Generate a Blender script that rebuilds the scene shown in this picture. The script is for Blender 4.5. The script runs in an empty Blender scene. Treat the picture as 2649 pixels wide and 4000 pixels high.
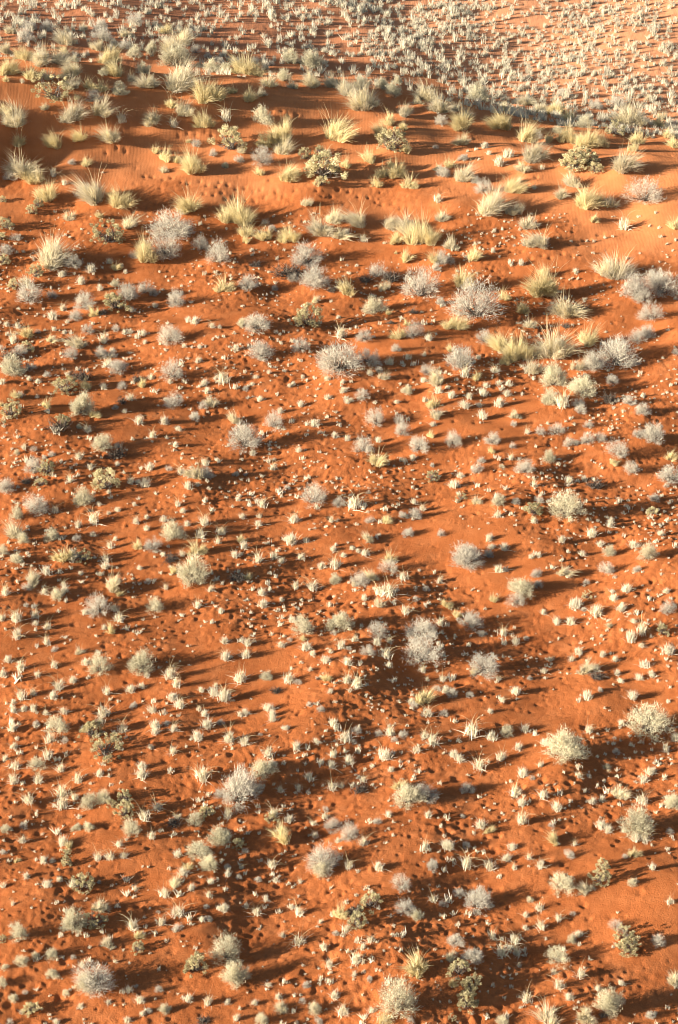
import bpy, math, random
import numpy as np
from mathutils import Vector, Matrix

scene = bpy.context.scene
COL = scene.collection
RAD = math.radians

# ------------------------------------------------------------------ camera
CAM_H = 30.0
PITCH = 30.0                      # degrees below the horizontal
VFOV = 30.0
cam_data = bpy.data.cameras.new('camera')
cam_data.sensor_fit = 'VERTICAL'
cam_data.angle = RAD(VFOV)
cam_data.clip_start = 0.5
cam_data.clip_end = 6000.0
cam = bpy.data.objects.new('camera', cam_data)
cam.location = (0, 0, CAM_H)
cam.rotation_euler = (RAD(90 - PITCH), 0, 0)
COL.objects.link(cam)
scene.camera = cam

# ------------------------------------------------------------------ light
SUN_EL = 14.5
SUN_AZ = 20.0                     # the light travels to the right and this far away from the camera
world = bpy.data.worlds.new('World')
scene.world = world
world.use_nodes = True
wn = world.node_tree
wn.nodes.clear()
w_out = wn.nodes.new('ShaderNodeOutputWorld')
w_bg = wn.nodes.new('ShaderNodeBackground')
w_sky = wn.nodes.new('ShaderNodeTexSky')
w_sky.sky_type = 'NISHITA'
w_sky.sun_disc = False
w_sky.sun_elevation = RAD(SUN_EL)
w_sky.sun_rotation = math.atan2(-math.cos(RAD(SUN_AZ)), -math.sin(RAD(SUN_AZ)))
w_sky.air_density = 1.0
w_sky.dust_density = 1.0
w_bg.inputs['Strength'].default_value = 0.05
wn.links.new(w_sky.outputs[0], w_bg.inputs['Color'])
wn.links.new(w_bg.outputs[0], w_out.inputs['Surface'])

sun_data = bpy.data.lights.new('sun', 'SUN')
sun_data.energy = 5.0
sun_data.angle = RAD(0.5)
sun_data.color = (1.0, 0.88, 0.71)
sun = bpy.data.objects.new('sun', sun_data)
ldir = Vector((math.cos(RAD(SUN_AZ)) * math.cos(RAD(SUN_EL)),
               math.sin(RAD(SUN_AZ)) * math.cos(RAD(SUN_EL)),
               -math.sin(RAD(SUN_EL))))
sun.rotation_euler = ldir.to_track_quat('-Z', 'Y').to_euler()
sun.location = (-60, -20, 40)
COL.objects.link(sun)

scene.cycles.pixel_filter_type = 'BLACKMAN_HARRIS'
scene.cycles.filter_width = 1.1
scene.cycles.max_bounces = 4
scene.cycles.diffuse_bounces = 2
scene.cycles.transmission_bounces = 3
vs = scene.view_settings
vs.view_transform = 'Standard'
vs.look = 'None'
vs.exposure = 1.75
vs.gamma = 1.0
vs.use_curve_mapping = False

# ------------------------------------------------------------------ terrain height
PW, PH = 2649.0, 4000.0
FOC = (PH / 2) / math.tan(RAD(VFOV / 2))

def flat_point(px, py):
    """where the ray through a photo pixel meets the level plain"""
    dep = RAD(PITCH) + math.atan((py - PH / 2) / FOC)
    y = CAM_H / math.tan(dep)
    d = y * math.cos(RAD(PITCH)) + CAM_H * math.sin(RAD(PITCH))
    return (px - PW / 2) / FOC * d, y

def smooth(t):
    t = np.clip(t, 0, 1)
    return t * t * (3 - 2 * t)

def make_waves(seed, n, lmin, lmax):
    r = np.random.RandomState(seed)
    lam = np.exp(r.uniform(math.log(lmin), math.log(lmax), n))
    a = r.uniform(0, 2 * np.pi, n)
    k = 2 * np.pi / lam
    return k * np.cos(a), k * np.sin(a), r.uniform(0, 2 * np.pi, n), lam / lam.max()

def waves(w, x, y):
    s = np.zeros_like(x, dtype=float)
    for kx, ky, ph, am in zip(*w):
        s += am * np.sin(kx * x + ky * y + ph)
    return s / math.sqrt(len(w[0]) / 2.0)

W_BIG = make_waves(3, 12, 7, 18)
W_MID = make_waves(4, 16, 1.6, 5)
W_SML = make_waves(5, 22, 0.45, 1.3)
W_MASK = make_waves(6, 12, 3, 12)
W_PLAIN = make_waves(7, 14, 3, 14)
W_TINT = make_waves(8, 14, 2, 9)

# low swells that tilt the sand towards or away from the sun: photo pixel, half-widths in metres, height
SWELLS = []
for px, py, sx, sy, am in [
        (1330, 2600, 2.2, 4.0, 0.34), (1560, 3800, 1.5, 1.8, 0.36), (2660, 3560, 1.5, 1.5, 0.34),
        (2700, 2350, 2.2, 3.0, 0.40), (640, 2980, 2.2, 2.4, 0.25), (2740, 1430, 2.4, 4.0, 0.42),
        (-60, 2350, 1.6, 2.6, 0.30), (1750, 3250, 1.6, 1.8, 0.25), (900, 1350, 3.0, 4.0, 0.30),
        (2080, 3000, 1.3, 1.8, 0.18), (2250, 3900, 1.2, 1.2, 0.20), (300, 3720, 1.2, 1.2, 0.16),
        (1850, 880, 2.0, 2.2, 0.35), (1100, 800, 2.5, 2.0, 0.30), (300, 700, 2.5, 2.0, 0.30)]:
    cx, cy = flat_point(px, py)
    SWELLS.append((cx, cy, sx, sy, am))

def crest_y(x):
    xc = np.clip(x, -24, 24)
    return 87.4 + 0.04 * xc - 0.0160 * xc * xc + 0.7 * np.sin(xc * 0.33 + 0.8)

def macro(x, y):
    """ground without plant mounds and prints"""
    x = np.asarray(x, float); y = np.asarray(y, float)
    yc = crest_y(x)
    # the ridge climbs to the left, so that its lee falls along the light and hardly catches it
    zc = 1.9 - 0.16 * np.clip(x, -34, 8) - 0.03 * np.clip(x - 8, 0, 12)
    zf = 1.7 + 0.02 * np.clip(x, -34, 20)
    front = zf * (1 - smooth((yc - y) / 18.0)) + (zc - zf) * np.exp(-((yc - y) / 3.4) ** 2)
    back = zc - (2.75 - 0.02 * np.clip(x, -20, 20)) * smooth((y - yc) / 13.5)
    flat_far = smooth((y - yc - 14) / 34.0)
    back = back * (1 - flat_far) - 0.7 * flat_far
    z = np.where(y < yc, front, back)
    far = smooth((y - yc - 6) / 14.0)
    near = 1 - far
    z = z + 0.11 * waves(W_BIG, x, y) * near + 0.075 * waves(W_MID, x, y) * near + 0.14 * waves(W_PLAIN, x, y) * far
    for cx, cy, sx, sy, am in SWELLS:
        z = z + am * np.exp(-((x - cx) / sx) ** 2 - ((y - cy) / sy) ** 2)
    z = z + 9.0 * smooth((y - 170) / 900.0)
    return z

def unproject(px, py):
    """photo pixels -> points on the ground (marching along the ray, then bisecting)"""
    px = np.asarray(px, float); py = np.asarray(py, float)
    cx = (px - PW / 2) / FOC
    cy = -(py - PH / 2) / FOC
    c, s = math.cos(RAD(PITCH)), math.sin(RAD(PITCH))
    dx, dy, dz = cx, c + cy * s, -s + cy * c
    t0 = np.full(px.shape, 25.0); t1 = t0.copy(); done = np.zeros(px.shape, bool)
    for k in range(260):
        t = t1 + 0.5
        below = CAM_H + dz * t < macro(dx * t, dy * t)
        new = below & ~done
        adv = ~done & ~below
        t0 = np.where(adv, t, t0)
        t1 = np.where(done, t1, t)
        done |= new
        if done.all():
            break
    for k in range(14):
        tm = (t0 + t1) / 2
        below = CAM_H + dz * tm < macro(dx * tm, dy * tm)
        t1 = np.where(below, tm, t1); t0 = np.where(below, t0, tm)
    return dx * t1, dy * t1, t1          # t is the depth along the view axis
# ------------------------------------------------------------------ the plants of the photograph
# kinds: g grey twiggy shrub, s rounded grey-green bush, p pale straw clump, y yellow grass clump,
#        d olive knobbly bush, b dead brushwood (a few set in as the dark of shaded hollows), t cream tuft, k wiry tuft.
# each line: tile origin, then x,base,width,kind in tile units (900 photo pixels = 1568 units)
TILES = """
0 0|200 210 110 g,90 240 100 p,170 290 150 g,320 220 110 g,440 320 150 p,440 375 70 y,560 215 80 p,680 215 110 g,690 290 160 g,670 355 110 p,850 340 90 g,920 180 130 g,870 260 100 p,1130 240 90 y,1260 310 140 p,1190 400 200 p,1330 370 90 g,1190 470 230 s,910 400 120 s,1020 375 100 s,750 450 150 y,510 425 70 s,40 375 120 p,170 420 120 y,300 455 170 p,400 455 140 p,60 520 130 y,200 550 110 y,340 555 100 p,500 540 170 p,45 565 60 y,150 570 30 t,800 530 150 y,890 565 80 p,980 510 110 s,990 610 140 p,700 520 60 s,1440 500 130 s,1540 510 80 s,1355 465 40 s,1480 430 70 g,1415 400 60 g,1240 620 220 p,1390 720 190 y,1500 700 80 y,470 620 110 p,600 620 100 y,690 630 90 y,810 650 90 s,520 690 50 y,640 700 100 g,360 690 210 d,310 760 60 p,500 840 170 p,700 800 170 p,830 840 60 k,30 790 80 y,110 860 190 p,140 1000 100 y,550 970 120 y,740 980 150 p,390 1020 130 y,1050 860 150 p,1160 740 90 y,1240 800 120 p,1290 790 50 y,1390 880 120 y,1180 870 60 k
850 0|20 440 60 g,110 450 80 g,250 440 70 g,370 450 60 g,490 440 130 s,200 530 200 y,60 510 100 s,110 640 60 y,220 700 110 y,290 660 80 p,350 600 120 p,450 560 100 s,500 610 90 p,640 600 150 p,640 480 170 s,780 600 120 p,860 660 180 p,990 745 190 p,950 620 90 p,985 620 120 s,1120 620 120 s,1200 660 130 s,1230 580 70 s,1420 700 190 p,1370 720 80 p,1500 780 160 p,1260 800 120 p,1170 850 110 y,1260 890 60 y,1520 860 100 g,60 830 80 k,310 850 130 s,30 690 70 y
1749 0|200 700 150 s,50 770 110 p,380 765 100 p,520 725 120 p,620 780 100 p,730 790 110 y,820 830 110 y,930 880 120 s,780 660 80 g,1010 750 100 g,1150 730 120 g,1240 870 220 p,1370 690 70 p,1450 820 80 p,1440 880 110 y,1530 860 80 g,100 895 160 y,130 810 100 p,390 890 170 y,520 985 160 y,600 950 80 g,690 975 80 y,820 980 130 y,950 1020 150 y,1050 1010 100 y,750 910 60 s,1140 930 150 d,1310 990 110 y,1270 1035 70 y,1490 940 70 y,1530 1010 90 y,100 995 120 p,200 1020 20 t,250 1010 40 t,135 1035 22 t
0 500|140 350 210 p,70 370 80 g,250 395 110 y,190 370 90 y,340 505 150 y,210 590 80 d,260 545 80 d,437 385 34 k,365 330 50 k,490 250 50 g,590 265 80 y,1060 180 70 y,1130 230 90 y,1200 245 80 y,1310 315 170 y,1120 305 60 p,1340 130 70 g,1450 200 60 g,1535 272 40 s,1280 100 40 y,640 530 220 p,800 560 170 y,680 615 60 y,575 495 110 g,470 640 110 p,880 685 120 p,740 795 200 d,1290 582 190 y,15 505 50 d,40 690 100 d,15 760 60 d,110 770 70 g,25 930 90 d,40 860 85 g,370 940 220 p,500 955 110 g,250 1025 110 d,430 1005 40 t,620 980 60 t,745 920 40 t,790 975 70 y,855 990 30 t,1170 765 240 g,990 920 160 y,1140 895 220 g,930 900 80 g,1370 835 110 g,1490 925 180 g,700 305 20 t
850 500|90 170 220 d,150 242 60 g,150 185 70 p,55 272 40 s,440 110 180 y,320 140 100 y,460 185 130 p,590 220 90 d,690 180 70 d,300 255 150 g,290 328 70 y,460 375 150 y,520 330 80 y,740 200 60 k,720 350 220 d,700 402 80 d,880 282 90 y,800 335 80 d,780 105 240 y,1150 80 130 y,1190 165 190 d,1290 180 70 y,1260 20 60 y,1020 238 110 y,1180 272 60 y,1070 405 90 y,1120 350 90 y,1220 350 120 y,1310 415 110 y,1480 142 40 g,1530 335 80 g,1500 295 70 p,600 533 80 p,1500 505 50 k,1530 640 90 p,140 665 200 y,200 745 120 y,310 775 100 y,200 790 60 y,370 705 60 g,320 660 50 g,490 785 140 y,690 745 170 p,810 655 130 p,830 765 120 p,960 685 160 p,1160 700 150 p,1220 800 110 y,1290 725 170 p,1390 805 190 y,1215 860 30 y,1290 913 90 y,990 775 50 k,1470 925 90 y,1530 935 100 g,1490 975 60 g,610 945 190 g,260 945 80 b
1749 500|195 152 24 t,255 135 40 t,280 182 30 t,215 217 25 t,410 205 60 t,350 260 60 t,560 235 200 p,510 305 100 p,640 285 30 k,20 275 80 y,100 225 60 g,110 375 140 p,190 385 60 g,250 445 120 g,300 600 200 p,420 455 150 y,440 605 120 p,490 372 40 k,850 295 170 d,950 265 150 d,1010 315 100 d,1190 320 200 p,840 405 110 p,940 570 200 y,1080 550 120 p,770 482 90 p,990 652 80 y,1340 515 210 g,590 415 30 k,550 690 120 p,550 818 100 p,640 820 140 p,215 785 24 t,310 845 30 t,180 912 110 y,30 835 100 p,20 932 60 g,500 932 40 t,870 985 30 t,1300 610 24 t,1415 585 22 t,1370 672 24 t,1435 685 26 t,1450 745 24 t,1490 795 22 t,1550 770 28 t,1125 742 22 t,1070 752 24 t,995 777 24 t,990 855 24 t,1200 695 80 k,1540 695 90 y
0 1000|190 325 150 g,90 222 80 d,190 218 80 k,420 145 40 t,555 193 50 t,680 235 40 t,785 212 50 s,870 305 130 g,980 265 100 g,1045 275 60 g,575 362 130 g,350 290 70 g,1200 345 120 g,740 300 60 y,790 372 140 d,645 412 70 y,700 402 70 b,430 375 50 k,355 432 60 t,300 417 25 t,515 440 80 g,460 458 30 t,895 382 40 t,1055 347 35 t,45 475 30 t,120 490 40 k,180 557 80 y,260 527 40 g,370 512 30 t,440 527 30 t,595 530 80 g,785 517 60 g,350 587 60 p,95 592 60 k,710 592 60 k,850 532 40 t,885 527 30 t,935 562 35 t,975 542 40 t,990 600 30 t,1160 595 160 g,1285 452 40 t,1335 462 50 t,1445 492 40 k,1495 492 30 t,530 632 110 p,700 692 90 g,770 692 60 g,490 702 100 g,130 682 100 g,60 705 110 b,190 652 80 d,8 640 40 g,800 795 110 g,740 752 60 k,75 805 130 s,205 782 70 g,200 848 30 t,320 822 50 g,460 815 30 k,260 862 35 t,15 872 40 t,450 935 150 d,560 855 120 b,580 908 70 y,1170 840 150 g,975 890 60 y,1030 842 40 k,1155 872 30 t,940 855 80 b,705 907 40 t,835 907 60 g,100 965 60 y,140 962 40 t,320 1035 60 y,10 1020 40 y,890 985 50 k,830 1005 70 b,785 1040 40 g,1190 1035 120 g,1130 992 30 t,1440 1025 90 p,1390 1042 60 g,1390 882 50 t,1410 935 40 t,1520 865 60 k,1345 725 35 k,1255 622 30 t,1230 712 30 g,1360 622 30 t
850 1000|50 242 110 y,215 235 140 g,390 238 50 g,480 155 190 b,520 180 60 g,660 222 180 g,670 315 70 p,870 275 130 y,780 252 70 b,1005 185 90 b,1080 155 120 g,1180 175 130 b,1130 242 80 p,1390 300 240 g,1520 340 50 g,1055 402 140 s,1170 402 50 y,1180 462 50 b,1330 395 70 b,270 515 160 g,160 485 70 s,620 485 170 d,550 495 80 d,1000 585 100 g,1340 562 130 g,1230 575 80 y,1290 472 40 y,1440 575 50 k,290 700 150 g,570 652 110 g,625 612 20 k,840 562 80 k,830 810 250 g,710 775 60 g,1020 745 150 g,1215 652 60 g,1170 742 50 k,1295 702 40 k,1405 682 30 k,1100 792 50 g,1145 845 80 p,1035 812 40 k,1420 805 80 g,1405 857 40 t,1290 945 70 s,1490 885 110 p,1505 935 50 t,985 972 90 g,1480 1035 90 y,35 865 70 k,260 832 30 t,235 882 30 t,350 802 30 t,350 742 25 t,450 792 30 g,580 832 30 t,750 857 35 t,855 872 30 t,855 932 40 t,750 972 35 t,885 1002 35 t,570 1022 40 t,490 892 30 t,515 882 30 t,290 982 35 t,190 912 40 g,1220 1002 30 t,910 992 30 t,400 527 35 g,125 642 40 t
1749 1000|100 235 150 y,200 445 300 g,370 305 90 y,50 515 130 y,660 135 90 y,670 285 240 y,790 430 200 p,885 390 120 b,800 492 60 b,500 402 100 y,560 492 80 p,1150 185 250 p,1270 295 180 g,1400 205 150 g,1450 275 180 g,1330 325 120 g,870 122 25 t,1390 445 150 g,1550 302 30 g,240 595 110 g,1290 592 110 g,1360 565 100 g,380 665 150 y,470 725 160 y,390 745 60 y,710 715 220 p,565 815 120 p,960 610 120 y,900 785 100 p,1150 765 230 g,1000 785 130 g,80 775 170 g,25 655 60 y,205 842 70 y,320 792 50 k,120 832 60 k,210 702 35 t,715 895 150 s,910 955 160 s,690 1015 110 s,780 1035 90 k,895 1035 80 g,1120 875 80 g,1100 1002 110 b,1235 1015 80 g,260 892 40 t,350 877 35 t,415 882 40 t,400 952 45 t,30 962 50 t,145 972 45 t,240 952 50 t,115 1035 55 t,215 1027 35 t,355 1027 60 t,1545 675 60 g
0 1600|70 55 150 d,20 97 50 d,325 17 30 t,540 40 160 s,650 58 60 y,405 155 140 b,440 110 80 d,535 127 35 s,600 152 50 k,945 98 55 t,1040 192 45 k,1120 98 50 t,1215 142 35 t,1325 72 70 g,850 22 30 t,165 268 40 k,235 285 50 g,115 302 40 s,695 278 120 s,800 335 130 b,800 377 30 t,795 262 40 g,305 332 40 g,355 317 45 g,535 337 45 k,520 382 25 t,225 425 120 g,320 445 110 d,280 522 80 d,180 505 80 b,615 407 40 k,1020 413 50 t,1155 412 50 g,1235 437 50 k,1155 238 25 t,1195 252 35 t,1185 282 25 t,715 552 165 d,740 578 30 t,480 492 45 k,890 508 45 k,940 502 30 t,990 528 55 t,40 565 120 g,565 650 115 s,255 708 140 g,115 755 100 s,380 703 40 k,675 652 30 t,640 778 80 k,612 692 40 b,535 802 50 k,740 712 25 k,800 692 35 t,1345 485 130 p,1410 475 80 g,1280 538 50 t,1345 522 30 t,1400 382 50 k,1215 658 40 k,1245 702 35 t,915 652 30 t,100 875 120 p,170 912 70 s,355 888 90 s,515 892 60 g,635 862 40 t,930 777 45 k,1000 742 30 t,1000 822 40 k,1180 888 140 s,1115 762 40 t,1395 788 60 k,1370 877 60 k,1275 792 40 t,1510 852 45 k,1485 912 40 k,945 958 70 y,1035 965 100 g,1345 988 100 y,1160 1035 100 b,1240 1002 40 k,15 995 80 s,120 1042 90 s,430 1045 110 y,570 1040 110 d,500 1025 80 g,725 1042 50 k,755 947 50 k,785 892 30 t
850 1600|120 102 90 p,375 135 150 g,425 22 40 t,190 270 190 g,235 315 40 t,660 112 50 t,800 192 40 t,1080 115 130 g,1250 185 110 g,1245 105 90 g,1370 285 130 g,990 295 130 g,1095 222 40 t,1480 55 100 p,1465 112 35 t,1450 188 45 y,885 212 40 t,550 288 40 t,355 282 30 g,380 408 50 k,120 452 40 g,190 442 30 g,650 650 190 g,820 665 80 g,930 675 80 k,1090 395 110 y,1465 485 90 d,1330 347 40 t,1460 387 30 g,470 542 45 g,305 665 60 k,285 738 30 k,520 768 55 k,170 742 40 k,140 622 30 t,775 768 40 k,1035 772 60 g,1150 772 60 y,1265 735 60 g,1345 745 80 g,1395 688 40 k,1335 642 40 t,25 852 50 k,165 902 60 y,180 948 50 t,120 1008 45 t,505 922 70 t,600 905 40 k,790 962 35 t,1030 905 80 p,915 952 30 t,1005 992 50 k,955 972 30 t,1290 865 70 g,1520 862 60 g,385 1012 50 k,280 1042 60 k,435 1042 40 t,565 1022 40 k,855 1002 35 t,1165 1043 100 y,280 792 40 t
1749 1600|40 245 110 g,235 68 60 t,465 65 70 p,450 112 50 g,545 167 40 k,680 102 20 k,635 178 70 g,740 165 100 g,960 125 70 g,900 25 70 g,825 255 80 g,870 242 50 g,955 235 90 g,1045 225 80 g,1390 228 140 g,1290 195 80 g,1330 35 90 g,300 235 90 g,290 293 50 y,430 342 45 k,440 262 50 g,695 355 90 s,525 445 130 g,370 398 40 s,200 435 80 g,230 362 50 g,45 533 60 t,85 462 40 t,1165 325 130 g,1135 378 50 y,1255 440 100 g,1510 352 80 y,1500 495 130 g,1490 532 40 g,590 527 40 k,440 462 25 t,825 498 50 t,930 482 40 t,1000 535 110 b,340 655 80 s,190 645 70 p,90 622 80 d,465 642 50 g,625 635 60 g,800 742 200 s,590 725 130 d,585 777 40 t,345 732 50 k,1405 625 60 g,1395 715 80 d,1110 768 40 t,1105 802 45 t,980 865 65 t,1450 857 40 t,285 892 50 t,775 907 50 t,385 958 50 t,1040 932 45 t,1265 942 60 t,280 1003 55 g,300 947 40 t,915 992 40 t,1105 995 80 s,1365 1025 120 s,120 1045 160 g,570 1012 35 t,620 1002 35 t
0 2200|320 73 60 t,720 37 50 t,685 87 30 t,1180 73 60 y,1310 148 185 s,950 42 30 t,220 155 110 p,190 182 60 g,550 77 30 t,305 212 50 k,435 162 40 k,440 203 45 t,40 217 60 k,395 248 80 s,770 185 130 p,820 222 60 y,675 355 170 g,580 353 40 t,1060 338 120 s,1435 193 45 k,1130 178 35 k,1005 132 40 g,555 137 30 t,105 403 70 k,240 373 50 k,245 422 40 t,245 462 30 t,15 392 50 k,400 337 30 t,325 447 50 k,815 403 70 k,750 473 70 y,710 452 40 t,780 333 50 k,120 513 65 k,320 558 50 k,445 512 30 t,440 552 25 t,370 598 45 g,545 612 60 p,175 297 35 g,230 307 40 g,675 750 155 s,585 693 45 t,960 752 165 s,1000 782 40 t,55 673 45 t,140 728 60 k,370 708 45 k,255 772 40 k,20 768 50 t,500 813 45 t,1160 788 75 k,1200 847 55 k,1345 302 50 k,1505 342 40 t,1540 658 55 t,1530 542 40 t,400 863 65 k,365 923 55 t,230 893 50 k,145 928 65 k,90 1018 50 t,160 1007 40 t,230 1008 50 k,315 1028 35 k,435 1023 50 t,730 893 55 k,750 932 30 t,705 1043 70 k,905 985 50 g,1040 1018 60 k,1225 988 65 k,1175 932 55 t,895 878 50 t,965 852 40 t,1460 903 65 t,1470 842 30 k,1530 943 75 t,1370 877 40 t,1355 1007 35 k,1395 1043 50 t
850 2200|130 125 110 b,210 112 50 y,710 38 50 t,800 38 65 k,800 140 80 s,535 177 50 k,645 183 60 k,305 218 50 t,310 298 50 t,435 262 35 t,1050 122 80 p,1170 65 120 g,1265 113 55 k,970 155 110 g,1000 248 45 t,935 152 60 p,1160 225 90 k,1100 212 60 k,1110 305 80 p,1510 133 50 k,1420 187 45 g,1345 252 40 g,1280 348 55 k,510 403 45 t,550 392 30 k,590 488 140 s,605 595 70 t,580 525 40 y,820 455 150 s,790 485 40 g,1085 500 120 g,1085 562 50 t,935 533 45 k,1170 548 45 k,1390 520 170 g,1385 688 220 g,235 387 30 t,230 342 25 t,205 563 60 k,190 643 60 k,60 658 55 k,435 572 45 t,365 492 30 t,490 528 40 g,650 627 35 t,25 332 35 g,45 542 35 t,840 583 60 k,735 673 50 t,765 612 30 k,885 693 55 t,1030 628 80 g,1150 655 75 k,890 592 40 g,1165 712 40 t,630 732 30 k,340 795 75 s,155 813 80 k,485 815 70 k,550 823 50 g,735 803 60 y,690 792 40 b,770 882 35 t,395 885 80 b,885 813 55 k,945 850 75 k,50 943 75 k,350 1005 65 t,1410 965 110 y,1320 952 40 t,1340 983 60 g,1425 1043 60 k,1495 863 50 g,1555 883 50 t,1540 1035 60 g,1425 803 30 k,1530 803 45 k,1400 747 40 k,190 1033 50 t,155 1043 40 t,375 1045 50 t,800 947 30 t,625 972 40 g,675 967 30 t,700 1013 50 g,1520 423 55 k,1545 292 50 y
1749 2200|130 35 170 g,350 63 50 t,510 228 150 s,470 288 120 g,615 163 60 g,790 88 80 p,1085 75 90 g,1290 57 50 g,600 93 70 g,1215 193 60 t,1130 253 45 t,1490 202 40 t,945 238 65 d,870 308 75 t,925 322 40 g,1010 358 70 t,1180 322 60 t,840 418 60 t,740 413 50 t,320 263 60 y,160 455 140 g,230 492 60 g,60 373 60 y,20 302 50 y,380 493 60 k,460 553 50 k,650 347 35 t,945 142 50 g,1500 348 110 g,1265 402 35 t,1320 483 70 k,1245 535 70 t,1320 572 35 k,1465 493 80 d,1445 432 50 p,1505 623 80 t,1105 443 50 p,890 618 45 t,905 552 30 t,1055 637 40 t,1140 668 40 t,1340 708 55 t,250 765 190 g,175 763 50 y,345 803 35 k,535 517 35 g,695 668 35 k,845 668 45 k,930 755 110 p,1005 743 50 k,1010 792 90 b,655 747 40 t,465 893 55 t,30 905 70 g,150 912 50 g,1305 793 45 t,1175 812 35 t,1150 762 40 t,1385 767 40 t,950 923 65 t,1260 928 60 t,1040 872 40 g,560 792 40 g,370 947 40 k,290 1017 35 t
0 2800|90 93 60 t,245 67 55 g,400 118 140 s,340 173 60 t,445 173 50 g,620 145 140 d,720 285 210 d,790 175 90 d,690 47 55 k,840 107 60 k,95 217 45 k,105 348 60 k,255 355 95 s,325 288 65 k,35 298 40 k,1060 78 55 t,1060 117 50 t,1135 57 50 g,1185 97 50 k,1410 78 70 t,1500 52 50 g,1345 163 65 t,1300 157 30 t,1025 217 35 t,1175 253 50 k,1265 212 25 t,1555 173 50 t,95 458 70 k,265 453 60 k,415 373 55 k,530 448 65 k,680 403 45 t,970 415 70 t,965 353 55 t,1380 435 90 k,200 593 70 k,420 538 75 k,430 625 80 k,510 563 50 k,610 625 110 s,700 595 90 s,850 585 110 d,850 685 130 d,770 617 70 d,1075 638 60 k,980 708 75 k,1180 745 110 b,1210 702 40 k,1330 735 100 s,1395 685 100 d,155 757 55 g,40 783 60 s,520 768 60 s,615 768 70 s,900 805 110 s,865 842 30 t,150 858 50 k,430 873 65 t,470 893 60 y,455 943 60 d,455 1015 70 d,810 883 45 k,1035 833 50 k,120 982 40 y,300 998 50 t,355 992 40 g,670 978 55 k,750 973 60 k,845 962 45 k,20 935 50 g,1500 868 130 s,1350 958 130 s,1425 1038 110 s,1215 952 50 t,1275 1038 70 y,540 692 35 t
850 2800|85 173 70 k,180 193 65 k,290 127 35 g,350 280 75 k,470 87 35 t,540 223 55 t,675 182 40 t,375 32 50 t,790 63 55 t,870 170 80 k,945 108 60 g,925 182 40 g,1095 128 60 g,1175 128 60 k,1205 168 50 g,1255 138 60 g,1410 143 50 k,1465 195 75 k,1355 243 50 k,1140 290 80 t,895 318 60 t,790 278 50 k,775 343 55 t,300 418 150 s,375 342 60 g,150 598 250 g,20 560 90 g,265 530 90 g,625 428 60 t,780 498 60 k,845 483 40 k,990 448 40 k,970 515 110 b,1240 500 80 y,1290 608 170 s,1410 578 140 g,1430 688 45 t,1245 312 30 t,1300 312 25 t,425 513 45 k,550 503 45 k,1180 372 35 t,620 532 30 t,70 693 60 k,385 680 65 k,485 718 50 t,430 845 110 y,365 717 80 d,650 738 35 k,730 693 45 k,740 642 50 g,785 778 110 g,905 843 130 g,995 873 55 k,820 857 40 t,665 827 40 t,1085 733 55 g,1165 682 45 t,40 865 100 s,150 892 90 d,185 922 45 g,370 1028 60 k,720 1045 195 g,895 1042 55 k,1100 1042 60 t,1415 893 50 k,1555 893 50 t,1460 1043 80 g,1145 857 30 t,165 1032 40 k,70 1037 40 g
1749 2800|165 133 90 k,300 158 60 t,400 135 80 s,530 103 55 t,480 223 50 t,660 197 45 t,800 298 230 s,1350 128 220 s,960 112 50 k,1185 63 45 t,1020 122 25 g,1135 152 30 g,40 273 50 t,80 303 60 t,365 298 65 k,215 365 80 k,515 403 65 t,580 427 40 g,635 342 40 k,890 412 35 k,960 417 35 g,1080 352 50 p,1375 398 50 t,1335 443 55 t,1145 252 50 g,1015 282 30 t,1490 243 50 k,1550 163 50 t,135 518 80 g,460 535 75 k,505 603 55 t,650 553 55 k,740 638 65 t,1160 555 110 p,1050 577 45 t,985 592 45 t,1325 593 70 k,1540 625 110 s,505 733 75 k,225 758 65 t,285 793 60 y,100 682 40 g,700 752 45 g,715 860 85 y,865 877 35 k,1300 800 190 s,1205 792 40 t,1340 853 70 k,1280 842 60 t,1045 758 60 t,1090 787 50 t,10 903 60 t,125 887 55 g,440 903 50 t,405 978 55 t,555 973 40 k,830 957 65 g,1270 948 70 y,1205 962 40 g,1060 1038 90 d,125 1033 75 k,290 1038 75 k,630 1033 60 k,1395 1043 45 t,1510 793 45 g,455 1037 40 k
0 3400|180 53 40 t,320 113 50 t,405 77 40 t,25 117 40 k,565 138 150 d,495 117 50 t,675 87 30 g,920 137 40 k,915 187 30 t,1190 105 80 p,1250 33 60 t,1305 137 45 t,1435 87 45 t,1120 178 60 k,1420 183 45 k,1550 42 40 g,90 237 30 k,500 418 150 s,640 390 150 d,680 275 100 p,135 468 110 s,15 485 60 d,910 403 70 k,1100 373 60 k,1215 313 75 k,1205 408 70 g,735 525 80 p,940 463 60 y,940 555 90 d,1080 292 30 g,1405 257 40 g,1375 347 35 t,1420 343 50 g,1525 278 50 t,245 593 55 s,150 640 80 s,355 593 80 s,500 603 40 g,35 672 50 s,355 727 75 s,15 785 70 s,560 663 45 k,785 627 25 k,650 838 230 g,600 845 130 s,875 828 45 t,925 797 30 g,95 890 65 s,175 842 40 g,450 853 50 s,210 975 110 d,550 938 40 t,740 907 35 t,950 898 50 t,1125 970 70 s,1285 893 50 t,1420 917 60 k,1330 698 150 d,1080 823 50 g,970 987 35 t,1015 962 40 g,870 1033 45 t,1385 1038 80 b,385 1042 40 t,70 1037 50 g,1550 903 40 g
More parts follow.
